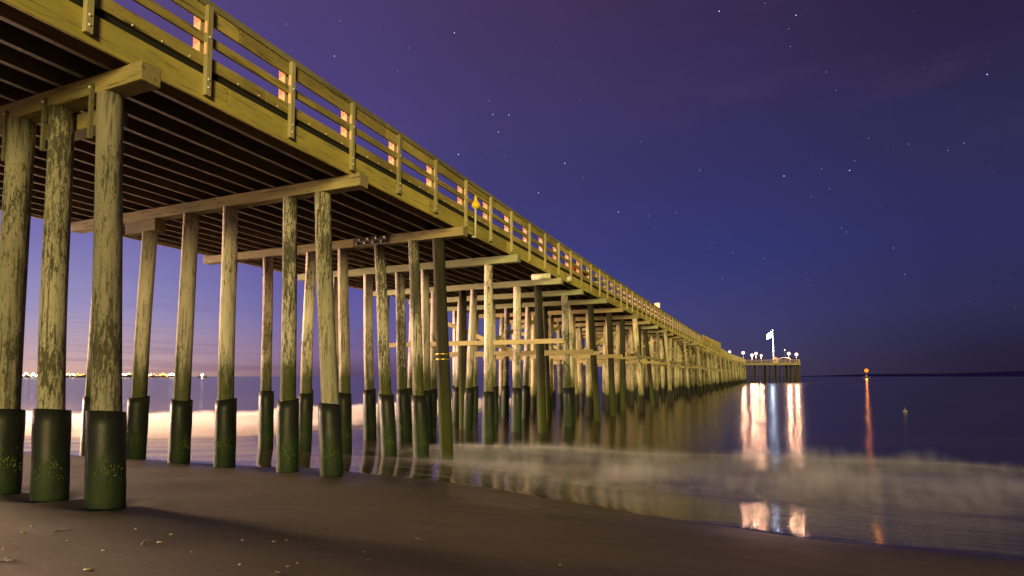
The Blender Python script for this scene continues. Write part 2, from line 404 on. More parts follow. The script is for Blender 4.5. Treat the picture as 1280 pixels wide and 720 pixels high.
# rows follow the water's edge
def sea():
    xs = axis_pts(-46, 22, .3, -13000, 13000, 1.35)
    st = [-.3, -.12, 0, .06, .12, .2, .3]; q = .3
    while q < 34: q += .25; st.append(q)
    while q < 14000: q += max(.25, (q-33)*.35); st.append(q)
    v = []; f = []
    for d in st:
        for x in xs:
            e = yedge(x)+(.05*sin(x*3.1)+.03*sin(x*7.3))*(abs(x) < 60)
            y = e+d; zz = wz(x, y) if d > -.01 and abs(x) < 900 else (gz(x, y)-.03 if d <= 0 else max(SEA, -9))
            if d <= 0: zz = gz(x, y)-.015-(.02 if d < 0 else 0)
            v.append((x, y, zz))
    nx = len(xs)
    for j in range(len(st)-1):
        for i in range(nx-1): f.append((j*nx+i, j*nx+i+1, (j+1)*nx+i+1, (j+1)*nx+i))
    me = bpy.data.meshes.new('sea'); me.from_pydata(v, [], f); me.update(); me.materials.append(sea_mat())
    me.polygons.foreach_set('use_smooth', [True]*len(me.polygons))
    a = me.attributes.new('foam', 'FLOAT', 'POINT'); a.data.foreach_set('value', [foam(p) for p in v])
    o = bpy.data.objects.new('sea', me); COL.objects.link(o); o['kind'] = 'structure'
sea()

# silky spray above the breaking waves: an actual volume of mist
def mist(name, xs, ys, dens, hfun, ffun, label, lo_=.32, hi_=.68, colr=(.62, .64, .60, 1)):
    m = bpy.data.materials.new(name+'_mist'); m.use_nodes = True; t = NT(m.node_tree); t.n.clear()
    o = t.add('ShaderNodeOutputMaterial')
    P = t.add('ShaderNodeNewGeometry').outputs['Position']
    tcg = t.add('ShaderNodeTexCoord').outputs['Object']
    n1 = t.noise(t.mapping(tcg, (.35, .35, .12)), 1.6, 3, .55, .3); n2 = t.noise(t.mapping(tcg, (1.5, .5, .10)), 3.0, 3, .6)
    nn = t.math('ADD', t.math('MULTIPLY', n1, .7), t.math('MULTIPLY', n2, .3))
    sp = t.add('ShaderNodeSeparateXYZ'); t.l.new(tcg, sp.inputs[0])
    hh = t.math('ADD', .10, t.math('MULTIPLY', t.smooth(nn, lo_, hi_), hfun*.95))     # local height of the spray
    top = t.math('SUBTRACT', 1, t.math('DIVIDE', t.math('SUBTRACT', sp.outputs[2], SEA), hh), clamp=True)
    d = t.math('MULTIPLY', t.math('MULTIPLY', t.math('MULTIPLY', top, top), t.smooth(nn, lo_, hi_)), dens)
    v = t.add('ShaderNodeVolumePrincipled', inp={'Color': colr, 'Density': d, 'Anisotropy': .0})
    t.l.new(v.outputs[0], o.inputs['Volume'])
    # closed body: top follows the swell, bottom just under the water
    vv = []; ff = []; nx = len(xs); ny = len(ys)
    for lay in (0, 1):
        for y in ys:
            for x in xs:
                fo = ffun(x, y); vv.append((x, y, SEA-.06 if lay == 0 else SEA-.05+hfun*sm(fo*1.15)))
    N = nx*ny
    for j in range(ny-1):
        for i in range(nx-1):
            a = j*nx+i; ff.append((a, a+nx, a+nx+1, a+1)); ff.append((N+a, N+a+1, N+a+nx+1, N+a+nx))
    for i in range(nx-1):
        ff.append((i, i+1, N+i+1, N+i)); a = (ny-1)*nx+i; ff.append((a+1, a, N+a, N+a+1))
    for j in range(ny-1):
        a = j*nx; ff.append((a+nx, a, N+a, N+a+nx)); a = j*nx+nx-1; ff.append((a, a+nx, N+a+nx, N+a))
    me = bpy.data.meshes.new(name); me.from_pydata(vv, [], ff); me.update(); me.materials.append(m)
    ob = bpy.data.objects.new(name, me); COL.objects.link(ob); tag(ob, label, 'surf', kind='stuff')
def fr(a, b, n): return [a+(b-a)*i/n for i in range(n+1)]
mist('breaking_wave', fr(-11, 16, 90), fr(12.6, 21.4, 34), 1.15, .80, foamR, 'soft misty white wave breaking in front of the beach right of the pier')

mist('surf_spray', fr(-62, -19, 110), fr(9.5, 52, 110), 4.0, .8, foamL, 'bright band of misty surf on the water left beyond the piles', .12, .78, (1, .98, .96, 1))
# ------------------------------------------------------------------ pier
def bx(y): return 0 if y < 20 else 3.1*((y-20)/180)**1.35      # the pier swings slightly to the right far out
def bzz(y): return 0 if y < 150 else 1.2*sm((y-150)/120)
def P(x, y, z): return Vector((x+bx(y), y, z+bzz(y)))
PEND = 268
pier = empty('timber_pier', (-13.5, 5.35, -1.9), 'long wooden pier on tall timber piles running out from the beach to sea', 'pier')
XR = -8.27; XL = -18.9
# deck planks
mb = MB(); y = -62.0
while y < PEND:
    wdt = .24 if -4 < y < 90 else 2.2
    a = P(XL+.1, y, 5.02); b_ = P(XR-.17, y, 5.02); zj = random.uniform(-.004, .004)
    mb.box((a.x+random.uniform(-.02, .02), y, a.z+zj), (b_.x-.30+random.uniform(-.02, .01), y+wdt-.015, a.z+.075+zj)); y += wdt
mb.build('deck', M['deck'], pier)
# stringers under the deck
def strip(x0, x1, z0, z1, ya, yb, step=6.0):
    rings = []; y = ya
    n = max(1, int(round((yb-ya)/step)))
    for i in range(n+1):
        y = ya+(yb-ya)*i/n; a = P(x0, y, z0); b = P(x1, y, z1)
        rings.append([(a.x, y, a.z), (b.x, y, a.z), (b.x, y, b.z), (a.x, y, b.z)])
    return MB().sweep(rings)
ns = 18
for i in range(1, ns):
    x = XR-.45-(i-1)*(XR-XL-.75)/(ns-2)
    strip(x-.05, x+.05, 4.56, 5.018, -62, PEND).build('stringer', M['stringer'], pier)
# edge boards and rails, in board lengths
def boards(name, x0, x1, z0, z1, mat, L, gap=.012, start=-3, off=0, bevel=.006, xj=.004):
    y = start-off
    while y < PEND-1:
        ln = L*random.choice((1, 1, .8, 1.2)) if y < 80 else L
        e = min(PEND, y+ln); j = random.uniform(-xj, xj); k = random.uniform(-xj, xj)
        strip(x0+j, x1+j, z0+k, z1+k, y, e-gap, 6).build(name, mat, pier, bevel=bevel if y < 25 else 0)
        y = e
boards('fascia', XR-.05, XR, 4.55, 4.99, M['fascia'], 5.5, off=1.1)
boards('curb', XR-.16, XR-.005, 5.13, 5.34, M['rail'], 5.5, off=.3)
boards('middle_rail', XR-.055, XR-.005, 5.545, 5.70, M['rail'], 5.5, off=2.3)
boards('top_rail', XR-.055, XR-.005, 5.91, 6.165, M['rail'], 5.5, off=.9)
boards('rail_cap', XR-.20, XR+.02, 6.172, 6.295, M['rail_grey'], 5.5, off=3.1)
for nm_, xa_, xb__, za_, zb__ in (('fascia', XR-.10, XR, 4.55, 5.02), ('curb', XR-.16, XR-.005, 5.12, 5.33), ('top_rail', XR-.055, XR-.005, 5.91, 6.165)):
    strip(xa_, xb__, za_, zb__, -62, -8.8).build(nm_, M['fascia'], pier)
strip(XR-.13, XR-.06, 4.99, 5.126, -6, PEND).build('gap_shade_strip', simple('gap_shade_black', (.012, .010, .008), .9), pier)  # added black strip: its colour stands in for shade between fascia and curb
# far side
boards('fascia', XL, XL+.10, 4.55, 5.02, M['fascia'], 22)
boards('curb', XL+.03, XL+.16, 5.10, 5.32, M['rail'], 22)
boards('middle_rail', XL+.01, XL+.055, 5.545, 5.70, M['rail'], 22)
boards('top_rail', XL+.01, XL+.055, 5.91, 6.19, M['rail'], 22)
# railing posts
post_y = []; y = 4.61-1.84*3
while y < PEND-1: post_y.append(y); y += 1.838
far = MB(); cnt = 0
for y in post_y:
    cur = P(XR, y, 0); dz = cur.z
    ox0, ox1 = cur.x+.002, cur.x+.088
    if cnt < 96:
        cnt += 1
        j = random.uniform(-.012, .012); zb = 4.64+random.uniform(-.03, .03)
        p = MB().box((ox0, y-.045+j, zb+dz), (ox1, y+.055+j, 6.168+dz)).build('rail_post', M['post'], pier, bevel=.008 if y < 30 else 0)
        MB().box((ox0-.225, y-.075+j, 5.343+dz), (ox0-.062, y+.07+j, 6.168+dz)).build('inner_post', M['inner'], p, bevel=.006 if y < 30 else 0)
        if y < 22:
            for zz_ in (4.76, 4.90, 5.62):
                MB().ball((ox1, y+j, zz_), .022, 8, 4).build('bolt', M['bolt'], p, True)
    else:
        far.box((ox0, y-.065, 4.64+dz), (ox1, y+.065, 6.2+dz)); far.box((ox0-.27, y-.08, 5.1+dz), (ox0-.062, y+.07, 6.2+dz))
    l = P(XL, y, 0)
    far.box((l.x-.10, y-.065, 4.64+dz), (l.x-.002, y+.065, 6.2+dz))
far.build('rail_post', M['post'], pier, kind='stuff', label='railing posts of the far side and the far end')
# bolts along the curb
for y in [2.9+.46*i for i in range(34)]:
    MB().ball((XR-.004, y+random.uniform(-.05, .05), 5.15+random.uniform(-.01, .02)), .018, 7, 4).build('curb_bolt', M['bolt'], pier, True)
# tall screened section far out
mb = MB(); ya, yb = 92, 131; y = ya
while y < yb:
    a = P(XR, y, 0); h = 6.3+.15+(y-ya)/(yb-ya)*.75
    mb.box((a.x+.11, y, 5.2), (a.x+.14, y+.26, h)); y += .42
mb.build('screen_fence', M['rail'], pier, label='tall slatted screen on the railing far out')

# bents -------------------------------------------------------
BY = [5.35, 10.28, 15.19, 19.5, 24.95, 28.6, 32.6, 37.4]
while BY[-1]+4.8 < PEND: BY.append(BY[-1]+4.8)
MEAS = {0: [(-8.92, -8.64, 'D'), (-10.10, -9.91, 'D'), (-11.17, -11.21, 'D'), (-12.9, -12.8, 'D'), (-14.6, -14.6, 'D')],
 1: [(-9.19, -8.79, 'D'), (-10.14, -10.03, 'M'), (-12.12, -12.06, 'P'), (-13.57, -13.63, 'P'), (-15.15, -15.47, 'P'), (-17.15, -17.2, 'M')],
 2: [(-8.95, -8.60, 'K'), (-9.86, -9.53, 'M'), (-11.18, -10.71, 'M'), (-12.64, -12.44, 'P'), (-13.98, -14.08, 'P'), (-15.97, -15.82, 'P'), (-17.75, -17.9, 'P')],
 3: [(-9.29, -9.27, 'P'), (-12.11, -11.96, 'P'), (-13.33, -13.04, 'M'), (-14.90, -14.68, 'P'), (-16.6, -16.6, 'P'), (-18.0, -18.1, 'P')],
 4: [(-9.30, -9.12, 'K'), (-10.35, -10.4, 'P'), (-12.68, -12.99, 'P'), (-13.3, -13.25, 'K'), (-14.9, -15, 'P'), (-16.2, -16.3, 'P'), (-17.9, -18, 'P')],
 5: [(-9.2, -9.0, 'M'), (-10.6, -10.5, 'P'), (-11.8, -12.0, 'K'), (-13.4, -13.3, 'P'), (-15.4, -15.6, 'P'), (-17.5, -17.5, 'M')]}
MM = {'D': 'pile_dry_dimmed', 'M': 'pile_mott', 'P': 'pile_pale', 'K': 'pile_dark'}
CT, CB = 4.55, 4.265
def pile_mb(t, b, r0, r1, seg, lvl, rr, wob=.035):
    t = Vector(t); b = Vector(b); rings = []
    ph = [rr.uniform(0, 6.28) for _ in range(6)]
    for i in range(lvl+1):
        f = i/lvl; c = b.lerp(t, f); r = r1+(r0-r1)*f
        c = c+Vector((sin(f*5+ph[0]), cos(f*4+ph[1]), 0))*.018*(0 if lvl < 4 else sin(pi*f))
        rings.append([c+Vector((cos(a), sin(a), 0))*r*(1+wob*sin(2*a+ph[2]+f*2)+wob*.6*sin(3*a+ph[3]-f*3)+wob*.35*sin(7*a+ph[4]+f)) for a in [2*pi*k/seg for k in range(seg)]])
    return MB().sweep(rings)
rr = random.Random(3)
pn = 0; farp = MB(); fard = MB()
for bi, by in enumerate(BY):
    ox = bx(by); oz = bzz(by)
    # cap beam
    xr = -8.0+ox+(rr.uniform(-.18, .12) if bi > 3 else 0); xl = -18.9+ox+(rr.uniform(-.3, .4) if bi > 2 else {0: 0, 1: .45, 2: -.2}.get(bi, 0))
    capm = M['cap_pale'] if bi in (4, 5, 6) or rr.random() < .3 else M['cap']
    cap = MB().box((xl, by-.15, CB+oz), (xr, by+.15, CT-.004+oz)).build('cap_beam', capm, pier, bevel=.014 if bi < 8 else 0)
    if bi == 0: cap.data.materials[0] = M['cap']
    if bi == 1:
        MB().box((-16.0, by-.15, 3.93), (-14.75, by+.15, CB-.003)).build('corbel_block', M['cap'], pier, bevel=.012)
    if bi == 0:
        MB().box((-10.9, by+.16, 3.98), (-9.15, by+.42, CB-.02)).build('corbel_block', M['cap'], pier, bevel=.012)
    if bi == 2:
        sp = MB().box((-12.10, by-.172, CB+.015), (-10.76, by-.152, CT-.02)).build('splice_plate', M['plate'], cap)
        for k in range(4):
            for q in (0, 1):
                MB().ball((-11.95+k*.33+q*.12, by-.175, CB+.085+q*.13), .034, 8, 4).build('bolt', M['bolt'], cap, True)
    # piles
    if bi in MEAS: L = MEAS[bi]
    else:
        L = []; x = -9.1
        for k in range(8):
            j = rr.uniform(-.25, .25); ty = rr.choice('PPM') if bi < 20 else rr.choice('PMM')
            if k == 0 and bi in (6, 7, 9, 10, 12, 15): ty = 'K'
            elif k < 3 and rr.random() < .18: ty = 'K'
            bt = rr.uniform(-.22, .22)+(.35 if k == 0 and rr.random() < .35 else 0)
            L.append((x+j, x+j+bt, ty)); x -= 1.26
        if bi % 3 == 2: L.append((-8.25, -7.8, 'P'))
    for k, (xt, xb, ty) in enumerate(L):
        zb = max(gz(xb, by), -4.6) - .35
        ztop = CB-.002+oz
        if bi == 1 and k == 4: ztop = 3.93
        yj = rr.uniform(-.03, .03)
        r0 = rr.uniform(.165, .19); r1 = r0*1.12
        t = (xt+ox, by+yj, ztop)
        fb = (ztop+2.0)/(ztop-(-2.0))  # base X measured near z=-2
        b = (xt+ox+(xb-xt)*((ztop-zb)/(ztop+2.0)), by+yj+rr.uniform(-.06, .06), zb)
        if pn < 100:
            pn += 1
            seg, lvl = (24, 14) if bi < 4 else (14, 7)
            p = pile_mb(t, b, r0, r1, seg, lvl, rr).build('pile', M[MM[ty]] if bi < 7 else M[{'K': 'pile_dark', 'M': 'pile_far_mott'}.get(ty, 'pile_far_pale')], pier, True)
            if bi < 7 and ty != 'K':
                # black sleeve round the foot
                zs = -.56+rr.uniform(-.06, .05)
                def at(zq): f = (zq-b[2])/(t[2]-b[2]); return Vector(b).lerp(Vector(t), f)
                rs = r1+.055; rings = []
                ph = rr.uniform(0, 6); nS = 8
                for q in range(nS+1):
                    zq = zb+(zs-zb)*q/nS; c = at(zq); rads = rs*(1+.012*sin(q*1.7+ph))
                    rings.append([c+Vector((cos(a), sin(a), 0))*rads*(1+.012*sin(2*a+ph)) + (Vector((0, 0, .03*sin(a+ph))) if q == nS else Vector()) for a in [2*pi*kk/24 for kk in range(24)]])
                c = at(zs-.10)
                rings.append([at(zs-.002)+Vector((cos(a), sin(a), 0))*(rs-.022)+Vector((0, 0, .03*sin(a+ph))) for a in [2*pi*kk/24 for kk in range(24)]])
                rings.append([c+Vector((cos(a), sin(a), 0))*(rs-.024) for a in [2*pi*kk/24 for kk in range(24)]])
                sl = MB().sweep(rings, cap=False).build('sleeve', M['sleeve'], p, True)
                # tuft of weed / mussels, a third of the way up
                if bi < 4:
                    zc = max(gz(xb, by), SEA)+rr.uniform(.45, .65); c = at(zc); tf = MB()
                    aa0 = math.atan2(-c.y, -c.x)+rr.uniform(-.3, .5)
                    for q in range(60):
                        a = aa0+rr.gauss(0, .38); zq = zc+rr.gauss(0, .09)-abs(a-aa0)*.1
                        pp = c+Vector((cos(a)*(rs-.004), sin(a)*(rs-.004), zq-zc))
                        d = Vector((cos(a)*.4+rr.uniform(-.5, .5), sin(a)*.4+rr.uniform(-.5, .5), rr.uniform(-1, .6))).normalized()
                        tf.cyl(pp, pp+d*rr.uniform(.02, .05), .007, .002, 4)
                    tf.build('weed_tuft', M['algae'], p, kind='stuff')
            if bi == 0 and k < 3:
                d = Vector((0, -1, 0)); MB().box((t[0]-.17, by-.158-.05, 3.55), (t[0]-.118, by-.153, 4.40)).build('strap', M['strap'], p, bevel=.004)
                MB().ball((t[0]-.144, by-.212, 4.33), .02, 8, 4).build('bolt', M['bolt'], p, True)
            if bi == 2 and k == 0:
                for zq in (.52, .68):
                    f = (zq-b[2])/(t[2]-b[2]); c = Vector(b).lerp(Vector(t), f)
                    MB().cyl(c-Vector((0, 0, .02)), c+Vector((0, 0, .02)), .215, .215, 24).build('band', M['brass'], p, True)
        else:
            (fard if ty != 'P' else farp).cyl(b, t, r1, r0, 7)
    # braces
    if bi >= 4:
        zb_ = 1.62+oz if bi == 4 else 1.3+oz+rr.uniform(-.08, .08)
        xr2 = {4: -7.95, 5: -7.6}.get(bi, -8.3+rr.uniform(-.3, .5)); xl2 = {4: -17.8, 5: -17.0}.get(bi, -18.2)
        if bi < 52:
            MB().box((xl2+ox, by-.28, zb_-.11), (xr2+ox, by-.195, zb_+.11)).build('cross_beam', M['brace'], pier, bevel=.006 if bi < 7 else 0)
        if 5 <= bi < 50:
            s = 1 if bi % 4 < 2 else -1
            xa, xb_ = (-17.6, -12.2) if s > 0 else (-12.2, -17.6)
            MB().bar((xa+ox, by+.235, 3.55+oz), (xb_+ox, by+.235, 1.35+oz), .06, .24, (0, 0, 1)).build('diagonal_brace', M['brace'], pier)
            if bi > 7:
                xa, xb_ = (-9.0, -13.4) if bi % 3 else (-13.4, -9.0)
                MB().bar((xa+ox, by+.30, 3.7+oz), (xb_+ox, by+.30, 1.4+oz), .06, .24, (0, 0, 1)).build('diagonal_brace', M['brace'], pier)
far1 = MB(); far1.v = farp.v; far1.f = farp.f
far1.build('pile', M['pile_far_pale'], pier, True, kind='stuff', label='pale piles of the far bents')
fard.build('pile', M['pile_far_mott'], pier, True, kind='stuff', label='dark mottled piles of the far bents')
for x_, z_ in ((-8.72, 1.62), (-13.2, 1.60)):
    strip(x_-.05, x_+.05, z_-.12, z_+.10, BY[8]-1, PEND).build('waler', M['brace'], pier)
# longitudinal pipes poking out between caps
for (y_, z_) in ((23.2, 4.36), (26.3, 4.72)):
    MB().cyl((-8.9, y_, z_), (-8.05, y_, z_), .13, .13, 16).build('drain_pipe', simple('pale_pipe', (.6, .56, .42), .6, nscale=12), pier, True)

# yellow-topped pipe standing by the railing
yp = empty('standpipe', (XR+.22, 16.05, 4.42), 'thin white pipe with a yellow cover clipped outside the pier railing', 'pipe')
MB().cyl((XR+.17, 16.05, 4.42), (XR+.17, 16.05, 5.45), .035, .035, 10).cyl((XR+.05, 16.05, 4.46), (XR+.17, 16.05, 4.46), .035, .035, 8).build('pipe', simple('white_pipe', (.6, .56, .45), .5), yp, True)
yc = MB()
rings = []
for zz_, r_ in ((5.36, .05), (5.40, .10), (5.48, .135), (5.56, .11), (5.62, .06), (5.72, .045), (5.80, .02)):
    rings.append([(XR+.17+r_*cos(a)*(1+.25*sin(3*a)), 16.05+r_*sin(a)*(1+.25*cos(2*a)), zz_) for a in [2*pi*k/12 for k in range(12)]])
yc.sweep(rings).build('cover', simple('yellow_cover', (.9, .62, .02), .5), yp, True)
# small items on the deck behind the railing
def barrel(y, lab):
    x = XR-.55+bx(y)
    o = empty('litter_barrel', (x, y, 5.1), lab, 'barrel', 'litter barrels along the pier deck')
    rings = [[(x+r_*cos(a), y+r_*sin(a), z_) for a in [2*pi*k/16 for k in range(16)]] for z_, r_ in ((5.1, .26), (5.12, .28), (5.38, .285), (5.4, .295), (5.42, .285), (5.66, .285), (5.68, .295), (5.7, .285), (5.95, .28))]
    MB().sweep(rings).build('drum', simple('red_drum', (.20, .03, .02), .5, nscale=8), o, True)
    MB().cyl((x, y, 5.95), (x, y, 5.99), .30, .27, 16).build('lid', simple('dark_lid', (.03, .03, .03), .5), o)
barrel(28.6, 'dark red litter barrel behind the railing, nearer of two')
barrel(31.2, 'dark red litter barrel behind the railing, farther of two')
q = onX(824, 379, -8.3)
sg = empty('notice_board', (XR-.3+bx(54), 54, 5.1), 'small pale notice board rising above the pier railing', 'sign')
MB().box((XR-.34+bx(54), 53.97, 5.1), (XR-.26+bx(54), 54.03, 6.83)).build('post', M['post'], sg)
MB().box((XR-.50+bx(54), 53.92, 6.4), (XR-.02+bx(54), 53.965, 6.85)).build('board', simple('pale_board', (.75, .6, .5), .6, nscale=3), sg, bevel=.01)

# ------------------------------------------------------------------ pier head
HY = 280; K = HY/230
def hx(u, v=450): return onY(u, v, HY).x
hz_deck = 6.2
head = empty('pier_head', (hx(962), HY+10, SEA), 'wide platform on dark piles at the far end of the pier', 'pier head')
HX0, HX1 = hx(922), hx(1000)
MB().box((HX0, HY, hz_deck-.3), (HX1, HY+26, hz_deck)).build('deck', M['deck'], head)
MB().box((HX0, HY-.15, hz_deck-1.15), (HX1, HY-.002, hz_deck-.02)).build('fascia', M['cap'], head)
MB().box((HX1+.002, HY-.15, hz_deck-1.15), (HX1+.15, HY+26, hz_deck-.02)).build('fascia', M['cap'], head)
for z_ in (.45, .8, 1.2):
    MB().box((HX0, HY-.12, hz_deck+z_-.1), (HX1, HY-.05, hz_deck+z_+.06)).build('rail', M['rail'], head)
    MB().box((HX1-.1, HY, hz_deck+z_-.1), (HX1-.03, HY+26, hz_deck+z_+.06)).build('rail', M['rail'], head)
x = HX0
while x <= HX1:
    MB().box((x-.08, HY-.25, hz_deck-.3), (x+.08, HY-.152, hz_deck+1.2)).build('rail_post', M['rail'], head); x += 1.95
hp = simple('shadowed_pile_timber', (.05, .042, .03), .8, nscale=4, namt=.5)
for row, yy in enumerate((HY+.6, HY+6, HY+12, HY+18, HY+25)):
    n_ = 18 if row == 0 else 12
    for i in range(n_):
        x = HX0+.5+(HX1-HX0-1)*i/(n_-1)+rr.uniform(-.2, .2)
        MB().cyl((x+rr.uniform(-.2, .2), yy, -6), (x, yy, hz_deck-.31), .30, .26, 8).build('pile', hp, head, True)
for yy in (HY+.9, HY+12.3): MB().box((HX0, yy, hz_deck-.8), (HX1, yy+.3, hz_deck-.45)).build('cap_beam', hp, head)

# lamps
lm = glow('lamp_globe', (1, .66, .46), 3.2, False); lmc = simple('lamp_post_metal', (.25, .24, .22), .5, .3)
LAMPS = [(912, 440, 248, 'lamp standing on the pier deck just before the pier head, leftmost lit globe'),
 (929, 441, HY+3, 'first lit lamp on the pier head, at its left corner'),
 (940, 444, HY+5, 'larger of the clustered lamps left of the flagpole, lower one'),
 (945, 442, HY+16, 'lit lamp behind the cluster left of the flagpole'),
 (951.5, 444.5, HY+8, 'lit lamp nearest to the flagpole on its left'),
 (986, 442, HY+3, 'lit lamp right of the flagpole, inner of the end pair'),
 (995.5, 443, HY+4, 'rightmost lit lamp at the outer corner of the pier head')]
for i, (u, v, yy, lab) in enumerate(LAMPS):
    p = onY(u, v, yy); base = hz_deck if yy > 270 else 5.1+bzz(yy)
    if i == 0: p.x = min(p.x, XR-1+bx(yy))
    L_ = empty('lamp_post', (p.x, p.y, base), lab, 'street lamp', 'lamps lit at the far end of the pier')
    MB().cyl((p.x, p.y, base), (p.x, p.y, p.z-.3), .09, .06, 8).cyl((p.x, p.y, base), (p.x, p.y, base+.25), .16, .12, 8).build('post', lmc, L_, True)
    point('lamp_light', (p.x, p.y-1.0, p.z-.2), 3800 if i in (2, 3, 5, 6, 1) else 2400, (1, .52, .31), .45)
    MB().ball(p, .72 if i in (2, 3, 5, 6, 1) else .55, 12, 8).build('globe', lm, L_, True)
    MB().cyl((p.x, p.y, p.z+.55), (p.x, p.y, p.z+.80), .25, .10, 10).build('lamp_cap', lmc, L_)
# flagpole with floodlit flag
fp = onY(967, 450, HY+6); ft = onY(965, 413, HY+6)
flg = empty('flagpole', (fp.x, fp.y, hz_deck), 'tall white flagpole flying a floodlit pale flag on the pier head', 'flagpole')
wm = simple('white_pole_paint', (.8, .8, .8), .4)
MB().cyl((fp.x, fp.y, hz_deck), (fp.x, fp.y, ft.z), .22, .11, 10).build('pole', wm, flg, True)
MB().ball((fp.x, fp.y, ft.z+.15), .2, 8, 6).build('finial', wm, flg, True)
me = MB(); nxf, nyf = 14, 6; grid_ = []
for i in range(nxf+1):
    for j in range(nyf+1):
        s_ = i/nxf; t_ = j/nyf
        xx = fp.x-.15-2.4*s_; zz_ = ft.z-.3-t_*2.7*(1-.25*s_)-1.9*s_**1.3+ (.8*s_*(1-t_)*.3)
        yy_ = fp.y+.35*sin(s_*7+t_)*s_
        grid_.append((xx, yy_, zz_))
n0 = len(grid_)
me.v = grid_+[(a, b+.05, c_) for a, b, c_ in grid_]
for i in range(nxf):
    for j in range(nyf):
        a = i*(nyf+1)+j; b = a+nyf+1
        me.f += [(a, b, b+1, a+1), (n0+a, n0+a+1, n0+b+1, n0+b)]
flagm = simple('flag_cloth', (.85, .85, .88), .8)
me.build('flag', flagm, flg, True)
sp = bpy.data.lights.new('flag_floodlight', 'SPOT'); spo = bpy.data.objects.new('flag_floodlight', sp); COL.objects.link(spo)
spo.location = (fp.x-2.5, fp.y-9, hz_deck+.6); sp.energy = 260000
point('flood_lamp_light', (fp.x-.8, fp.y-2, hz_deck+4), 1100, (.50, .66, 1), .4); sp.color = (.75, .85, 1); sp.spot_size = radians(50); sp.shadow_soft_size = .2
spo.rotation_euler = (Vector((fp.x-1, fp.y, ft.z-3))-spo.location).to_track_quat('-Z', 'Y').to_euler()
# small buildings and things on the head
k0 = hx(970); kio = empty('kiosk', (k0, HY+9, hz_deck), 'small orange-lit kiosk right of the flagpole on the pier head', 'kiosk')
MB().box((k0-1.0, HY+8, hz_deck), (k0+1.0, HY+10, hz_deck+2.1)).build('wall', simple('kiosk_wall', (.5, .33, .2), .7, nscale=3), kio)
MB().sweep([[(k0-1.3, HY+7.7, hz_deck+2.1), (k0+1.3, HY+7.7, hz_deck+2.1), (k0, HY+7.7, hz_deck+2.8)], [(k0-1.3, HY+10.3, hz_deck+2.1), (k0+1.3, HY+10.3, hz_deck+2.1), (k0, HY+10.3, hz_deck+2.8)]]).build('roof', simple('kiosk_roof', (.35, .2, .12), .7), kio)
MB().box((k0-.5, HY+7.96, hz_deck+.9), (k0+.5, HY+7.998, hz_deck+1.7)).build('window', simple('kiosk_glass', (.05, .05, .06), .15), kio)
k1 = hx(981); cn = empty('canopy', (k1, HY+5, hz_deck), 'low white arched canopy near the right end of the pier head', 'canopy')
rings = []
for i in range(13):
    a = pi*i/12; rings.append((k1-2.6*cos(a), 1.1*sin(a)+1.2))
mb = MB(); mb.sweep([[(x_, HY+3, hz_deck+z_) for x_, z_ in rings]+[(x_*.97+k1*.03, HY+3, hz_deck+z_-.12) for x_, z_ in rings[::-1]], [(x_, HY+7, hz_deck+z_) for x_, z_ in rings]+[(x_*.97+k1*.03, HY+7, hz_deck+z_-.12) for x_, z_ in rings[::-1]]])
mb.build('roof', simple('white_canvas', (.8, .76, .7), .7), cn)
for sx in (-2.5, 2.5):
    for sy in (3.2, 6.8): MB().cyl((k1+sx, HY+sy, hz_deck), (k1+sx, HY+sy, hz_deck+1.3), .05, .05, 6).build('leg', lmc, cn)
sl_ = onY(981, 437.5, HY+12)
sm_ = empty('signal_mast', (sl_.x, sl_.y, hz_deck), 'slender mast with a small white light right of the flagpole', 'mast')
MB().cyl((sl_.x, sl_.y, hz_deck), (sl_.x, sl_.y, sl_.z-.2), .07, .05, 8).build('post', lmc, sm_, True)
MB().ball(sl_, .22, 8, 6).build('lamp', glow('white_lamp', (.95, .9, 1), 6, False), sm_, True)

# ------------------------------------------------------------------ far things on the horizon
# coast strip with its lights, far left
cst = MB(); pr = []
D0 = 1500
def cdir(u): return atD(u, 470.5, 1.0).normalized()
cm = simple('dark_coast', (.03, .026, .03), .9)
tops = []
uu = -60
while uu <= 236:
    h = (1.5+3.5*abs(sin(uu*.05)+.4*sin(uu*.17)))*(1 if uu < 226 else .3); d = cdir(uu); tops.append((d, h)); uu += 4
rings = []
for d, h in tops:
    a = d*1500; b = d*1600
    rings.append([(a.x, a.y, SEA-3), (b.x, b.y, SEA-3), (b.x, b.y, SEA+h+2), (a.x, a.y, SEA+h)])
cst.sweep(rings).build('coastline', cm, None)['kind'] = 'structure'
lo = glow('sodium_lamp', (1, .42, .10), 5, False); lw = glow('white_shore_lamp', (1, .78, .50), 12, False)
rr2 = random.Random(11)
us = []; u = 19.0
while u < 223:
    us.append(u); u += rr2.uniform(1.6, 4.6) if not (105 < u < 116) else 9
ORD = 'leftmost second third fourth fifth sixth seventh eighth ninth tenth'.split()
def nth(i, n):
    if i == 0: return 'leftmost'
    if i == n-1: return 'rightmost'
    a = ['first','second','third','fourth','fifth','sixth','seventh','eighth','ninth','tenth','eleventh','twelfth','thirteenth','fourteenth','fifteenth','sixteenth','seventeenth','eighteenth','nineteenth']
    j = i+1
    if j < 20: return a[j-1]
    t_ = {2:'twenty',3:'thirty',4:'forty',5:'fifty',6:'sixty',7:'seventy',8:'eighty'}[j//10]
    return t_+'-'+a[j % 10-1] if j % 10 else t_.rstrip('y')+'ieth'
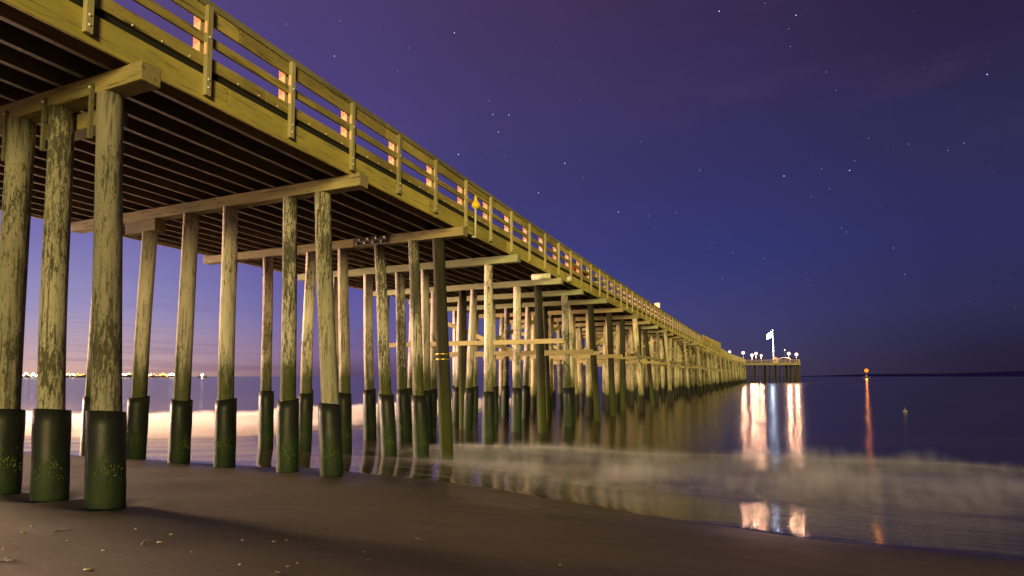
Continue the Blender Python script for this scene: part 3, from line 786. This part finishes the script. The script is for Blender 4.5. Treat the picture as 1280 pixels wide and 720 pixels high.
for ui, u in enumerate(us):
    big = rr2.random() < .35 or 200 < u < 222
    d = cdir(u)*1480; zc = SEA+rr2.uniform(4.0, 8.5); rad = rr2.uniform(2.0, 3.0) if big else rr2.uniform(1.1, 1.9)
    whi = rr2.random() < .5
    l_ = MB().ball((0, 0, 0), rad, 8, 6, .8).build('shore_light', lw if whi else lo, None, True); l_.location = (d.x, d.y, zc)
    tag(l_, ('bright ' if big else 'small ')+('white' if whi else 'orange')+' light on the distant shore, '+nth(ui, len(us))+(' of its row' if ui in (0, len(us)-1) else ' from the left in its row'), 'light', 'lights along the distant shore')
def boat(u, v, dist, lab, lampm, rad, hull=10, name='fishing_boat'):
    d = atD(u, 470.5, 1.0).normalized()*dist; b = empty(name, (d.x, d.y, SEA), lab, 'boat')
    s_ = R; rings = []
    for t_, w_, h_ in ((-1, .25, .20), (-.7, .9, .17), (0, 1, .15), (.6, .8, .18), (1, .08, .26)):
        c_ = d+s_*(t_*hull/2); n_ = Vector((-s_.y, s_.x, 0))
        wv = n_*(w_*hull*.14)
        rings.append([(c_.x-wv.x, c_.y-wv.y, SEA+h_*hull), (c_.x+wv.x, c_.y+wv.y, SEA+h_*hull), (c_.x+wv.x*.5, c_.y+wv.y*.5, SEA-.3), (c_.x-wv.x*.5, c_.y-wv.y*.5, SEA-.3)])
    MB().sweep(rings).build('hull', simple('dark_hull', (.05, .05, .06), .6), b)
    hx_, hy_ = hull*.12, hull*.08
    MB().box((d.x-hx_, d.y-hy_, SEA+.16*hull), (d.x+hx_, d.y+hy_, SEA+.36*hull)).build('cabin', simple('boat_cabin', (.12, .11, .1), .6), b, bevel=.2)
    p = onY(u, v, d.y)
    MB().cyl((d.x, d.y, SEA+.36*hull), (p.x, p.y, p.z-rad*.5), .12, .08, 6).build('mast', simple('boat_mast', (.1, .1, .1), .5), b)
    MB().ball(p, rad, 10, 8).build('lamp', lampm, b, True)
    return b
boat(253, 469, 1100, 'distant boat showing one white light right of the shore lights', glow('boat_white_lamp', (1, .85, .75), 25, False), 2.2, 16)
boat(1083, 463.2, 900, 'distant vessel showing one bright orange light on the right horizon', glow('boat_orange_lamp', (1, .24, .012), 1.9, False), 2.5, 11, 'work_boat')
p = onY(1083, 463.2, atD(1083, 470.5, 1).normalized().y*900-4); point('vessel_deck_light', p, 9000, (1, .28, .04), .8)
# low dark islands on the right
cst = MB(); rings = []; uu = 880
while uu <= 1420:
    h = 5+28*sm((uu-940)/200)+45*sm((uu-1100)/250)+5*sin(uu*.03); d = cdir(uu)
    a = d*9000; b = d*11000
    rings.append([(a.x, a.y, -8), (b.x, b.y, -8), (b.x, b.y, h*.8), ((a.x+b.x)/2, (a.y+b.y)/2, h)]); uu += 12
cst.sweep(rings).build('hills', simple('island_hills', (.030, .028, .13), 1.0, spec=0), None)['kind'] = 'structure'

# buoy floating on the right
p = onZ(1131, 514.5, SEA+.08)
by_ = empty('buoy', (p.x, p.y, SEA), 'small pale buoy floating alone on dark water at right', 'buoy')
MB().ball((p.x, p.y, SEA+.10), .17, 12, 8, .75).build('float', simple('buoy_plastic', (.20, .18, .16), .4), by_, True)
MB().cyl((p.x, p.y, SEA+.2), (p.x, p.y, SEA+.36), .03, .02, 8).build('stem', lmc, by_)

# stars ------------------------------------------------------
st = MB(); rs = random.Random(5)
B = [(899,14,1.1),(995,19,.9),(988,58,.6),(1234,93,.7),(1045,113,.4),(1033,90,.4),(726,126,.4),(706,204,1.1),(673,241,.8),(773,265,.7),(801,177,.4),(811,270,.5),(845,266,.4),(1062,213,.9),(980,220,.8),(1027,211,.5),(1068,201,.5),(1014,246,.5),(1086,173,.6),(1205,179,.6),(1185,188,.5),(955,323,.6),(1052,285,.5),(1058,290,.5),(1117,310,.5),(1131,343,.5),(956,4,.5),(986,36,.5),(568,41,.9),(573,193,1.2),(636,144,.8),(616,143,.7),(611,126,.6),(623,165,.8),(630,193,.5),(418,70,.7),(425,26,.6),(511,60,.6),(460,219,.6),(1136,180,.5),(875,212,.5),(890,310,.4),(916,316,.4),(874,214,.4),(729,222,.4),(818,286,.4),(358,30,.6),(497,89,.5),(1037,236,.4),(1010,350,.4),(903,348,.4)]
B += [(rs.uniform(300, 1280), rs.uniform(0, 400), rs.uniform(.18, .32)) for _ in range(70)]
for u, v, s_ in B:
    p = atD(u, v, 20000); st.ball(p, 9+7*s_, 6, 4)
stm = []
for nm, lo_, hi_, e in (('a', .0, .35, .22), ('b', .35, .65, .5), ('c', .65, 2, 1.3)):
    mb = MB()
    for u, v, s_ in B:
        if lo_ <= s_ < hi_: mb.ball(atD(u, v, 20000), 9+5*s_, 6, 4)
    stm.append((mb, e))
big = MB(); fid = []
for k, (mb, e) in enumerate(stm):
    o_ = len(big.v); big.v += mb.v; big.f += [tuple(i+o_ for i in f) for f in mb.f]; fid += [k]*len(mb.f)
so_ = big.build('stars', glow('faint_star', (.75, .78, 1), .16, False), None); so_.data.materials.append(glow('mid_star', (.8, .82, 1), .45, False)); so_.data.materials.append(glow('bright_star', (.85, .88, 1), 1.3, False))
so_.data.polygons.foreach_set('material_index', fid)
tag(so_, 'scattered stars in the purple night sky', 'stars', kind='stuff')

# bits on the sand ---------------------------------------------
pm = simple('pale_pebble', (.48, .40, .20), .6, nscale=30); km = simple('kelp_scrap', (.10, .085, .03), .5, nscale=20)
rp = random.Random(9)
SPOT = [(40,658),(28,666),(88,662),(84,676),(170,661),(214,668),(180,682),(200,678),(290,669),(303,675),(342,677),(358,675),(382,668),(18,680),(5,686),(8,698),(20,701),(360,708),(372,704),(345,715),(130,688),(240,690),(415,664),(460,700),(520,672),(110,712),(860,700),(700,706),(455,690),(300,706)]
SPOT.sort()
for k, (u, v) in enumerate(SPOT):
    z_ = -1.8
    for _ in range(40): p = onZ(u, v, z_); z_ = .5*z_+.5*gz(p.x, p.y)
    kelp = k % 4 == 3; n_ = 8; r_ = rp.uniform(.009, .02) if k < 22 else rp.uniform(.007, .012)
    mb = MB()
    if kelp:
        q = Vector((0, 0, .006)); a = rp.uniform(0, 6)
        for s_ in range(6):
            a += rp.uniform(-.8, .8); q2 = q+Vector((cos(a), sin(a), 0))*.035; q2.z = rp.uniform(.004, .022); mb.bar(q, q2, .018, .006); q = q2
    else:
        rings = []
        for j in range(5):
            t_ = -pi/2+pi*j/4; rings.append([(max(cos(t_), .05)*r_*(1.5+.3*sin(a*2+k))*cos(a), max(cos(t_), .05)*r_*(1+.2*cos(3*a+k))*sin(a), r_*.45*sin(t_)+r_*.2) for a in [2*pi*i/n_ for i in range(n_)]])
        mb.sweep(rings)
    o_ = mb.build('kelp_scrap' if kelp else 'pebble', km if kelp else pm, None, True); o_.location = (p.x, p.y, gz(p.x, p.y)); o_.rotation_euler = (0, 0, rp.uniform(0, 6))
    kk_ = len([i for i in range(k) if (i % 4 == 3) == kelp]); tot = len([i for i in range(len(SPOT)) if (i % 4 == 3) == kelp]); nn_ = nth(kk_, tot)+('' if kk_ in (0, tot-1) else ' from the left')
    tag(o_, 'curled scrap of dark kelp on the wet sand, '+nn_+' of the scraps' if kelp else 'small pale pebble on the dark wet sand, '+nn_+' of the pebbles', 'kelp' if kelp else 'pebble', 'kelp scraps scattered on the sand' if kelp else 'pebbles scattered on the sand')
